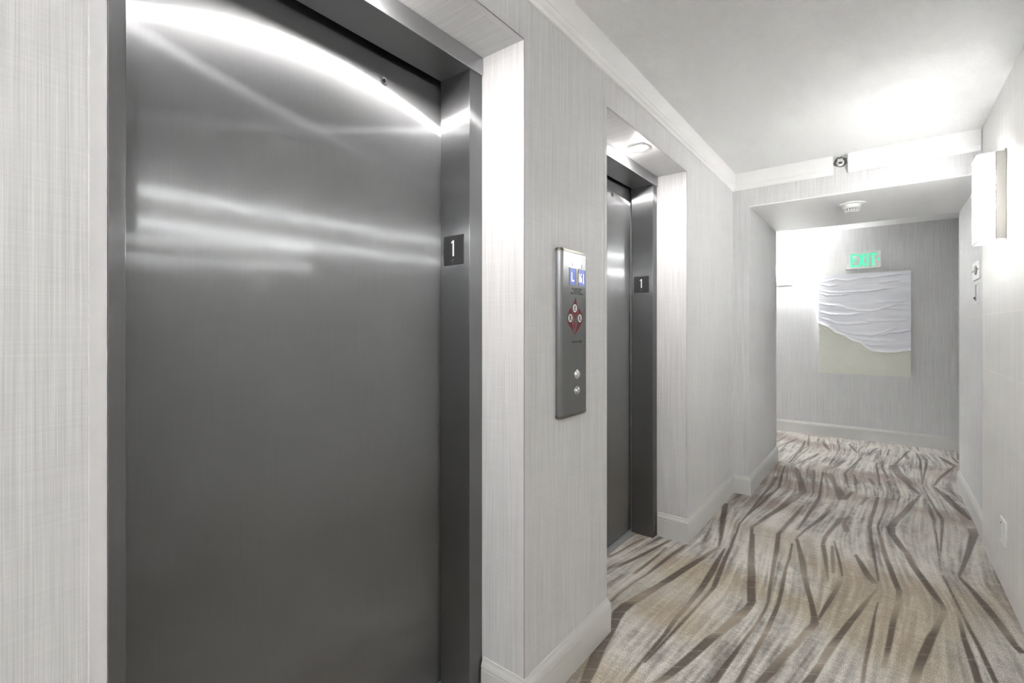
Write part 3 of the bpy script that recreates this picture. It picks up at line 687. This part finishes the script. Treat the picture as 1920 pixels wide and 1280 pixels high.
lettering([('USE EXIT STAIRS', 0, 0)], .0096, PF(1.5165, 1.2175), .0003, bold=.0002).build('stairs_notice', M['ink'], pc)
FC = [(-0.01, 0.068), (-0.019, 0.052), (-0.032, 0.039), (-0.036, 0.026), (-0.031, 0.012), (-0.021, 0.0), (-0.018, -0.012), (-0.024, -0.023), (-0.026, -0.035), (-0.021, -0.045), (-0.017, -0.05), (-0.014, -0.035), (-0.016, -0.022), (-0.014, -0.013), (-0.006, 0.001), (0.001, 0.016), (0.005, 0.031), (-0.003, 0.047)]
FL = [(-0.043, 0.03), (-0.057, 0.017), (-0.067, -0.001), (-0.066, -0.018), (-0.057, -0.033), (-0.039, -0.046), (-0.026, -0.058), (-0.016, -0.069), (-0.025, -0.053), (-0.031, -0.037), (-0.035, -0.023), (-0.029, -0.011), (-0.031, 0.005), (-0.038, 0.017)]
FR = [(0.013, 0.031), (0.03, 0.019), (0.041, 0.0), (0.038, -0.018), (0.024, -0.035), (0.007, -0.049), (-0.006, -0.06), (-0.016, -0.069), (-0.012, -0.055), (-0.003, -0.041), (0.002, -0.027), (-0.001, -0.013), (0.002, 0.001), (0.008, 0.015)]
MF = PF(1.517, 1.311)
em = MB()
for poly in (FC, FL, FR):
    cx = sum(p[0] for p in poly)/len(poly); cy = sum(p[1] for p in poly)/len(poly)
    em.prism(poly, .0006, MF)
emblem = em.build('fire_emblem', M['red'], pc)
tag(emblem, 'dark red three-lobed flame emblem')
for q, (cx, cy) in enumerate(((-.0165, .029), (-.0485, -.007), (.0185, -.007))):
    ring = MB(); disc = MB(); fig = MB(); Mq = MF @ Matrix.Translation((cx, cy, 0))
    ring.lathe([(.0, .0005), (.0178, .0005), (.0178, .0008), (0, .0008)], Mq, 28)
    disc.lathe([(0, .0008), (.0152, .0008), (.0152, .0011), (0, .0011)], Mq, 28)
    # small figure: head, leaning body, limbs
    fig.lathe([(0, .0011), (.0022, .0011), (.0022, .0014), (0, .0014)], Mq @ Matrix.Translation((.002 if q == 0 else -.001, .0095, 0)), 12)
    for (ax, ay), (bx, by), wd in (((.001, .007), (-.002, -.001), .0018), ((-.002, -.001), (.003, -.009), .0014), ((-.002, -.001), (-.006, -.009), .0014), ((.001, .005), (.006, .002), .0011), ((0, .005), (-.006, .003), .0011)) + ((((-.010, .010), (.010, -.010), .0009),) if q else ()):
        L = math.hypot(bx-ax, by-ay); nx, ny = -(by-ay)/L*wd, (bx-ax)/L*wd
        fig.prism([(ax+nx, ay+ny), (ax-nx, ay-ny), (bx-nx, by-ny), (bx+nx, by+ny)], .0014, Mq, .001)
    ring.build('disc_outline', M['ink'], emblem); disc.build('pictogram_disc', M['paperwhite'], emblem); fig.build('pictogram_figure', M['ink'], emblem)
for z in (1.099, 1.040):
    b = MB().lathe([(.0178, 0), (.0178, .003), (.0165, .0055), (.0145, .0062), (.0135, .0045), (.0135, .001)], PF(1.511, z), 28).build('call_button', M['chrome'], pc, 40)
    MB().lathe([(.0132, 0), (.0132, .009), (.011, .0115), (.006, .0128), (0, .0131)], PF(1.511, z), 28).build('button_cap', M['chrome'], b, 50)

# ------------------------------------------------------------------ ribbed wall sconces on the tiled wall
def sconce(label):
    y0, y1, z0, z1, xw = 3.205, 3.380, 1.692, 2.110, XR
    t = thing('wall_sconce', (xw, (y0+y1)/2, z0), label, 'wall lamp', 'ribbed sconces on the tiled wall')
    MB().box(xw-.006, xw, y0+.004, y1-.004, z0+.004, z1+.012, .001, 1).build('backplate', M['lampmetal'], t)
    for a, b in ((y0, y0+.003), (y1-.003, y1)):
        MB().box(xw-.039, xw-.001, a, b, z0+.002, z1, .0008, 1).build('side_cheek', M['lampmetal'], t)
    # wrap-around ribbed diffuser
    xo, r = xw-.100, .016
    path = [(xw-.034, y0)] + [(xo+r-r*math.sin(a), y0+r-r*math.cos(a)) for a in [math.pi/2*i/6 for i in range(7)]]
    path += [(xo+r-r*math.cos(a), y1-r+r*math.sin(a)) for a in [math.pi/2*i/6 for i in range(7)]] + [(xw-.034, y1)]
    b = bmesh.new(); rows = []; nr = 104; cy = (y0+y1)/2
    for k in range(nr+1):
        z = z0+(z1-z0)*k/nr; o = .0016 if k % 2 else 0
        row = []
        for i, (x, y) in enumerate(path):
            p = Vector(path[max(i-1, 0)]); q = Vector(path[min(i+1, len(path)-1)]); d = (q-p).normalized(); nrm = Vector((-d.y, d.x))
            row.append(b.verts.new((x-nrm.x*o*-1, y-nrm.y*o*-1, z)))
        rows.append(row)
    for a, c in zip(rows, rows[1:]):
        for i in range(len(path)-1): b.faces.new((a[i], a[i+1], c[i+1], c[i]))
    MB().merge(b).build('ribbed_diffuser', M['diffuser'], t)
    # thin rails that hold the diffuser, top and bottom open in between
    for z in (z0-.003, z1):
        f = MB()
        f.box(xo-.002, xo+.004, y0, y1, z, z+.003); f.box(xo, xw, y0-.001, y0+.004, z, z+.003); f.box(xo, xw, y1-.004, y1+.001, z, z+.003)
        f.build('rim', M['lampmetal'], t)
    for z in (z0+.001, z1-.003):
        MB().box(xo+.004, xw-.007, y0+.004, y1-.004, z, z+.002).build('frosted_panel', M['diffuser'] if z < 1.9 else M['top_panel'], t)
    f = MB().tube([(xw-.006, cy, z0+.03), (xw-.037, cy, z0+.03)], .004); f.tube([(xw-.037, cy, z0+.03), (xw-.037, cy, z1-.03)], .004)
    st = f.build('lamp_stem', M['lampmetal'], t)
    for z in (1.812, 1.975):
        MB().lathe([(0, -.032), (.008, -.030), (.016, -.012), (.017, .004), (.012, .018), (0, .024)], Matrix.Translation((xw-.037, cy, z)), 16).build('bulb', M['bulb'], t, 60)
    return t
s1 = sconce('glowing ribbed box sconce on the pale tiled wall at right')
s2 = duplicate(s1, (0, -3.57, 0), 'ribbed box sconce on the tiled wall behind the viewer, mirrored in the nearer elevator')

for c in s2.children:
    if c.name.startswith('bulb'):
        c.material_slots[0].link = 'OBJECT'; c.material_slots[0].material = M['bulb_weak']
t = thing('added_fill_lamp', (-.2, -2.9, ZC), 'added round white fill lamp on the ceiling behind the viewer, unseen', 'light')  # added lamp out of view, fills the lobby with light from behind
MB().lathe([(0, 0), (.19, 0), (.19, .018), (.175, .022), (0, .022)], at(-.2, -2.9, ZC, FDN), 40).build('base_ring', M['white'], t, 40)
MB().lathe([(.172, .020), (.168, .05), (.14, .082), (.09, .102), (0, .11)], at(-.2, -2.9, ZC, FDN), 40).build('fill_dome', M['fill_globe'], t, 60)

# fabric sconce on the far wall
t = thing('fabric_sconce', (-.92, YF, 1.95), 'white rectangular shade sconce on the far wall left of the painting', 'wall lamp', 'fabric shade sconces of the crossing corridor')
sx0, sx1, sy0, sy1, sz0, sz1 = -1.085, -.757, 6.585, YF, 1.871, 2.037
b = MB(); b.box(sx0, sx1, sy0, sy0+.002, sz0, sz1); b.box(sx0, sx0+.002, sy0, sy1, sz0, sz1); b.box(sx1-.002, sx1, sy0, sy1, sz0, sz1)
b.build('lamp_shade', M['fabric'], t)
rim = MB()
for z in (sz0-.002, sz1-.002):
    rim.box(sx0-.001, sx1+.001, sy0-.001, sy0+.003, z, z+.004); rim.box(sx0-.001, sx0+.003, sy0, sy1, z, z+.004); rim.box(sx1-.003, sx1+.001, sy0, sy1, z, z+.004)
rim.build('shade_rim', M['plastic'], t)
MB().box(-1.01, -.842, YF-.028, YF, 1.795, 1.845, .002, 1).build('mounting_box', M['lampmetal'], t)
MB().box(-1.06, -.815, YF-.032, YF, 1.846, 1.852, .001, 1).build('bracket_bar', M['chrome'], t)
for x in (-.98, -.86): MB().tube([(x, YF-.026, 1.85), (x, YF-.05, 1.875), (x, YF-.05, 1.91)], .008).build('lamp_holder', M['lampmetal'], t)
for x in (-.98, -.86): MB().lathe([(0, -.035), (.016, -.03), (.022, -.005), (.020, .018), (.012, .032), (0, .036)], Matrix.Translation((x, YF-.05, 1.945)), 16).build('bulb', M['bulb_far'], t, 60)

duplicate(t, (-1.75, 0, 0), 'added white shade sconce farther left on the far wall, unseen fill behind the passage wall')  # added copy, hidden from view, brightens the crossing corridor from the left

# ------------------------------------------------------------------ exit sign, painting
t = thing('exit_sign', (-.152, YF, 2.038), 'white exit sign with glowing green letters above the painting', 'sign')
ex0, ex1, ez0, ez1, ey = -.314, .010, 1.941, 2.134, YF-.035
MB().box(ex0, ex1, ey, YF, ez0, ez1, .004, 2).build('housing', M['plastic'], t)
fr = MB()
for a0, a1, b0, b1 in ((ex0, ex0+.012, ez0, ez1), (ex1-.012, ex1, ez0, ez1), (ex0, ex1, ez0, ez0+.010), (ex0, ex1, ez1-.010, ez1)): fr.box(a0, a1, ey-.005, ey+.002, b0, b1, .0015, 1)
fr.build('face_frame', M['plastic'], t)
MX = at(-.152, ey-.0005, 2.0375, FY)
Lh, sw = .072, .019
let = MB()
def poly(p, ox): let.prism([(x+ox, y) for x, y in p], .003, MX)
E_ = [(-.029, -Lh), (.029, -Lh), (.029, -Lh+sw), (-.029+sw, -Lh+sw), (-.029+sw, -sw/2), (.022, -sw/2), (.022, sw/2), (-.029+sw, sw/2), (-.029+sw, Lh-sw), (.029, Lh-sw), (.029, Lh), (-.029, Lh)]
X_ = [(-.035, -Lh), (-.012, -Lh), (0, -.022), (.012, -Lh), (.035, -Lh), (.0125, 0), (.034, Lh), (.011, Lh), (0, .022), (-.011, Lh), (-.034, Lh), (-.0125, 0)]
I_ = [(-sw/2, -Lh), (sw/2, -Lh), (sw/2, Lh), (-sw/2, Lh)]
T_ = [(-sw/2, -Lh), (sw/2, -Lh), (sw/2, Lh-sw), (.031, Lh-sw), (.031, Lh), (-.031, Lh), (-.031, Lh-sw), (-sw/2, Lh-sw)]
poly(E_, -.084); poly(X_, -.010); poly(I_, .043); poly(T_, .094)
tag(let.build('exit_letters', M['exit_green'], t), 'glowing green EXIT letters')
a = MB().prism([(.138, .020), (.152, 0), (.138, -.020), (.131, 0)], .003, MX).build('direction_arrow', M['exit_green'], t)
k = MB()
for z in (.012, .002, -.008): k.box(-.152-.147, -.152-.132, ey-.0025, ey, 2.0375+z, 2.0375+z+.004)
k.build('arrow_knockout', M['plastic'], t)

RIDGES= [[(11, 924), (96, 933), (210, 950), (304, 933), (408, 939), (512, 951), (626, 951), (739, 959), (853, 966), (985, 969)], [(11, 906), (134, 886), (210, 892)], [(664, 893), (777, 902), (890, 907)], [(11, 847), (96, 826), (210, 814), (342, 813), (474, 817), (626, 824), (777, 840), (890, 844)], [(11, 816), (96, 790), (248, 790), (380, 803)], [(11, 712), (115, 694), (229, 685), (342, 648), (456, 625), (588, 622), (739, 648), (853, 682), (985, 682)], [(739, 651), (853, 637), (989, 634)], [(11, 628), (96, 605), (210, 594), (342, 592), (512, 601)], [(11, 565), (115, 537), (210, 504), (323, 496), (474, 502), (626, 514)], [(626, 705), (777, 707), (966, 713)], [(512, 524), (739, 527), (989, 531)], [(210, 448), (304, 413), (456, 392), (588, 387), (682, 404), (777, 429), (871, 465)], [(664, 378), (777, 412), (890, 420), (989, 437)], [(342, 378), (474, 344), (626, 336), (777, 332), (853, 337)], [(474, 313), (588, 289), (777, 288)]]
SHORE= [(-8, 510), (115, 466), (191, 413), (304, 378), (380, 334), (474, 313), (531, 267), (607, 233), (701, 226), (834, 225), (928, 238), (1011, 247)]
def painting():
    u0, u1, v0, v1 = -.5741, .2645, .7423, 1.8915; W, Hh = u1-u0, v1-v0
    nx, ny = 240, 320
    U, V = np.meshgrid(np.linspace(0, 1, nx), np.linspace(0, 1, ny)); X = U*W; Yy = V*Hh
    def wob(s): return (vnoise(X/.035, Yy/.035, s)-.5)*.007
    def dist(pl, w1=1):
        pts = [(a/1000*W, b/1000*Hh) for a, b in pl]; best = np.full(X.shape, 9.); side = np.zeros(X.shape); tt = np.zeros(X.shape)
        for i, ((ax, ay), (bx, by)) in enumerate(zip(pts, pts[1:])):
            dx, dy = bx-ax, by-ay; k = np.clip(((X-ax)*dx+(Yy-ay)*dy)/(dx*dx+dy*dy), 0, 1)
            px, py = X-ax-k*dx, Yy-ay-k*dy; d = np.hypot(px, py); m = d < best
            best = np.where(m, d, best); side = np.where(m, np.sign(dx*py-dy*px), side); tt = np.where(m, (i+k)/(len(pts)-1), tt)
        return best, side, tt
    Z = np.zeros(X.shape)
    for i, r in enumerate(RIDGES):
        d, s, tt = dist(r); d = d*s+wob(40+i)
        taper = np.clip(np.minimum(tt, 1-tt)/.15, .25 if r[0][0] < 30 else 0, 1)
        h = np.where(d > 0, np.exp(-(d/.015)**2), np.exp(-(d/.0045)**2)); Z = np.maximum(Z, h*.0075*taper)
    d, s, tt = dist(SHORE); d = d*s+wob(77)*.8
    water = np.clip(d/.003+.5, 0, 1)
    Z = np.maximum(Z, np.where(d > 0, np.exp(-(d/.022)**2), np.exp(-(d/.004)**2))*.011)
    Z += water*(vnoise(X/.10, Yy/.006, 4)-.5)*.0012
    g = vnoise(X/.013, Yy/.009, 9)*.6+vnoise(X/.005, Yy/.005, 10)*.4
    Z += (1-water)*np.clip(g-.55, 0, 1)*.007
    wh = np.array(srgb(232, 233, 240)[:3]); wh2 = np.array(srgb(240, 241, 247)[:3]); sand = np.array(srgb(222, 222, 212)[:3]); foam = np.array(srgb(240, 240, 240)[:3])
    k = np.clip((vnoise(X/.25, Yy/.04, 6)-.35)*2.2, 0, 1)[..., None]*np.clip(U*1.4-.2, 0, 1)[..., None]
    C = wh*(1-k)+wh2*k; fo = np.clip(1-d/.03, 0, 1)[..., None]; C = C*(1-fo)+foam*fo
    wm = water[..., None]; C = C*wm+sand*(1-wm)
    y0 = YF-.035
    vs = np.stack([u0+X, y0-Z, v0+Yy], -1).reshape(-1, 3)
    i = np.arange(nx*ny).reshape(ny, nx)
    F = np.stack([i[:-1, :-1], i[:-1, 1:], i[1:, 1:], i[1:, :-1]], -1).reshape(-1, 4).tolist()
    edge = list(i[0, :])+list(i[1:, -1])+list(i[-1, -2::-1])+list(i[-2:0:-1, 0])
    n0 = len(vs); back = [(vs[e][0], YF-.022, vs[e][2]) for e in edge]; m = len(edge)
    for a in range(m):
        b = (a+1) % m; F.append([edge[b], edge[a], n0+a, n0+b])
    F.append([n0+a for a in range(m)])
    me = bpy.data.meshes.new('beach_painting'); me.from_pydata(vs.tolist()+back, [], F); me.update()
    cols = np.concatenate([C.reshape(-1, 3), np.tile(np.array(srgb(214, 214, 210)[:3]), (m, 1))]); cols = np.concatenate([cols, np.ones((len(cols), 1))], 1)
    ca = me.color_attributes.new('paint', 'FLOAT_COLOR', 'POINT'); ca.data.foreach_set('color', cols.astype(np.float32).ravel())
    mt, nt, p = mat('textured_paint'); vc = N(nt, 'ShaderNodeVertexColor'); vc.layer_name = 'paint'
    nt.links.new(vc.outputs[0], p.inputs['Base Color']); p.inputs['Roughness'].default_value = .6
    t = thing('beach_painting', ((u0+u1)/2, YF, v0), 'square textured canvas of white waves on pale sand, hung under the exit sign', 'painting')
    me.name = 'canvas'; link('canvas', me, mt, t, 50)
    f = MB()
    for a0, a1, b0, b1 in ((u0+.004, u1-.004, v0+.004, v0+.04), (u0+.004, u1-.004, v1-.04, v1-.004), (u0+.004, u0+.04, v0+.04, v1-.04), (u1-.04, u1-.004, v0+.04, v1-.04)): f.box(a0, a1, YF-.023, YF, b0, b1)
    f.build('stretcher_frame', M['guard'], t)
painting()

# ------------------------------------------------------------------ smoke detector, sprinkler
zc = ZS-.006
t = thing('smoke_detector', (-.165, 4.31, zc), 'white round smoke detector on the grey passage ceiling', 'smoke detector')
MD = at(-.165, 4.31, zc, FDN)
MB().lathe([(0, 0), (.088, 0), (.089, .004), (.086, .009), (.060, .012), (0, .012)], MD, 40).build('mounting_plate', M['plastic'], t, 40)
MB().lathe([(.060, .010), (.058, .026), (.054, .034), (.050, .036), (0, .036)], MD, 40).build('upper_body', M['plastic'], t, 40)
MB().lathe([(.046, .034), (.040, .056), (0, .056)], MD, 32).build('sensing_chamber', M['grey'], t, 40)
rb = MB()
for k in range(16):
    a = 2*math.pi*k/16; c = Matrix.Rotation(a, 4, 'Z')
    rb.prism([(.044, .034), (.0505, .034), (.043, .058), (.037, .058)], .0022, MD @ c @ Matrix(((1, 0, 0, 0), (0, 0, -1, 0), (0, 1, 0, 0), (0, 0, 0, 1))), -.0022)
rb.lathe([(.0505, .034), (.0505, .038), (.047, .038), (.047, .034)], MD, 32); rb.lathe([(.045, .048), (.0475, .048), (.046, .051), (.0435, .051)], MD, 32)
rb.lathe([(0, .0575), (.043, .0575), (.0435, .060), (.036, .064), (0, .064)], MD, 32)
rb.build('chamber_cage', M['plastic'], t, 40)
MB().lathe([(0, 0), (.0022, .0005), (0, .0015)], MD @ Matrix.Translation((.045, -.05, .0118)), 10).build('indicator', M['grey'], t)

gx = (GX0+GX1)/2
t = thing('sprinkler_head', (gx, YE, 2.395), 'small metal sidewall sprinkler in the gap of the white crown moulding', 'sprinkler')
pm = MB(); bb = bmesh.new()          # rough plaster patch behind the head
import random
random.seed(4); n = 22; ring0 = [bb.verts.new((gx+.041*math.cos(2*math.pi*i/n)*random.uniform(.8, 1.05), YE-.0015-random.uniform(0, .004), 2.405+.040*math.sin(2*math.pi*i/n)*random.uniform(.75, 1.05))) for i in range(n)]
ring1 = [bb.verts.new((v.co.x*.5+gx*.5, YE-.006-random.uniform(0, .005), v.co.z*.5+2.402*.5)) for v in ring0]
cv = bb.verts.new((gx, YE-.008, 2.402)); ring2 = [bb.verts.new((v.co.x, YE+.001, v.co.z)) for v in ring0]
for i in range(n):
    j = (i+1) % n
    bb.faces.new((ring0[i], ring0[j], ring1[j], ring1[i])); bb.faces.new((ring1[i], ring1[j], cv)); bb.faces.new((ring2[i], ring2[j], ring0[j], ring0[i]))
bmesh.ops.recalc_face_normals(bb, faces=bb.faces[:])
tag(pm.merge(bb).build('plaster_patch', M['plaster'], t), 'rough grey plaster patch')
MS = at(gx, YE, 2.400, FY)
MB().lathe([(.024, .006), (.022, .011), (.012, .013), (0, .013)], MS, 24).build('escutcheon', M['chrome'], t, 40)
MB().lathe([(.009, .010), (.009, .022), (.006, .026), (0, .026)], MS, 16).build('body', M['bronze'], t, 40)
ar = MB()
for sgn in (-1, 1): ar.tube([(gx+sgn*.009, YE-.018, 2.400), (gx+sgn*.013, YE-.030, 2.400), (gx+sgn*.010, YE-.043, 2.400), (gx, YE-.050, 2.400)], .0022, 8)
ar.build('frame_arm', M['bronze'], t, 40)
MB().box(gx-.016, gx+.016, YE-.056, YE-.036, 2.412, 2.4135).box(gx-.014, gx+.014, YE-.053, YE-.0515, 2.394, 2.4135).build('deflector', M['chrome'], t)
MB().lathe([(0, .026), (.0025, .027), (.0025, .046), (0, .047)], MS, 10).build('glass_bulb', M['red'], t, 40)

# ------------------------------------------------------------------ plates on the right
t = thing('keyed_wall_plate', (XPR, 4.255, 1.638), 'pale wall plate with grey key insert on the passage wall, beside the ribbed sconce', 'wall plate')
MB().box(XPR-.010, XPR+.0015, 4.135, 4.375, 1.580, 1.696, .003, 2).build('cover_plate', M['plastic'], t)
bz = MB().lathe([(0, .010), (.030, .010), (.030, .014), (.026, .016), (0, .016)], at(XPR, 4.235, 1.640, FXN) @ Matrix.Diagonal((1.3, 1, 1, 1)), 24).build('insert', M['grey'], t, 40)
MB().tube([(XPR-.014, 4.125, 1.640), (XPR-.014, 4.36, 1.640)], .003).build('latch_pin', M['bronze'], t)
t = thing('narrow_lever_plate', (XPR, 4.256, 1.495), 'narrow grey vertical plate with small knob under the keyed wall plate', 'wall plate')
MB().box(XPR-.008, XPR+.0015, 4.215, 4.300, 1.430, 1.558, .002, 1).build('cover_plate', M['plastic'], t)
MB().box(XPR-.0095, XPR-.007, 4.232, 4.285, 1.440, 1.548).build('slot', M['grey'], t)
MB().lathe([(0, .008), (.009, .008), (.009, .016), (.006, .019), (0, .019)], at(XPR, 4.258, 1.462, FXN), 16).build('knob', M['bronze'], t, 40)
t = thing('wall_outlet', (XR, 3.25, .288), 'white outlet plate low on the pale tiled wall at right', 'outlet')
MB().box(XR-.009, XR, 3.190, 3.312, .228, .348, .0025, 2).build('cover_plate', M['plastic'], t)
MB().box(XR-.0115, XR-.008, 3.236, 3.272, .254, .322, .001, 1).build('insert', M['plastic'], t)
MB().box(XR-.0108, XR-.0088, 3.2735, 3.2795, .250, .326).build('dark_slit', M['rubber'], t)  # dark slit beside the insert, made as a thin strip

# ------------------------------------------------------------------ camera and colour
cam = bpy.data.cameras.new('camera'); co = bpy.data.objects.new('camera', cam); COL.objects.link(co)
co.location = (0, 0, H); co.rotation_euler = (math.pi/2, 0, .6613)
cam.sensor_width = 36; cam.lens = 886.4/1920*36; cam.shift_y = -(640-615.3)/1920; cam.clip_start = .02
scene.camera = co
wd = bpy.data.worlds.new('world'); scene.world = wd; wd.use_nodes = True
wd.node_tree.nodes['Background'].inputs[0].default_value = (0, 0, 0, 1)
scene.view_settings.view_transform = 'Standard'; scene.view_settings.look = 'None'
scene.view_settings.gamma = 1; scene.view_settings.use_curve_mapping = False
scene.view_settings.exposure = EXPOSURE
scene.cycles.max_bounces = 8; scene.cycles.diffuse_bounces = 5; scene.cycles.glossy_bounces = 4; scene.cycles.transparent_max_bounces = 8; scene.cycles.transmission_bounces = 5
scene.cycles.sample_clamp_indirect = 6
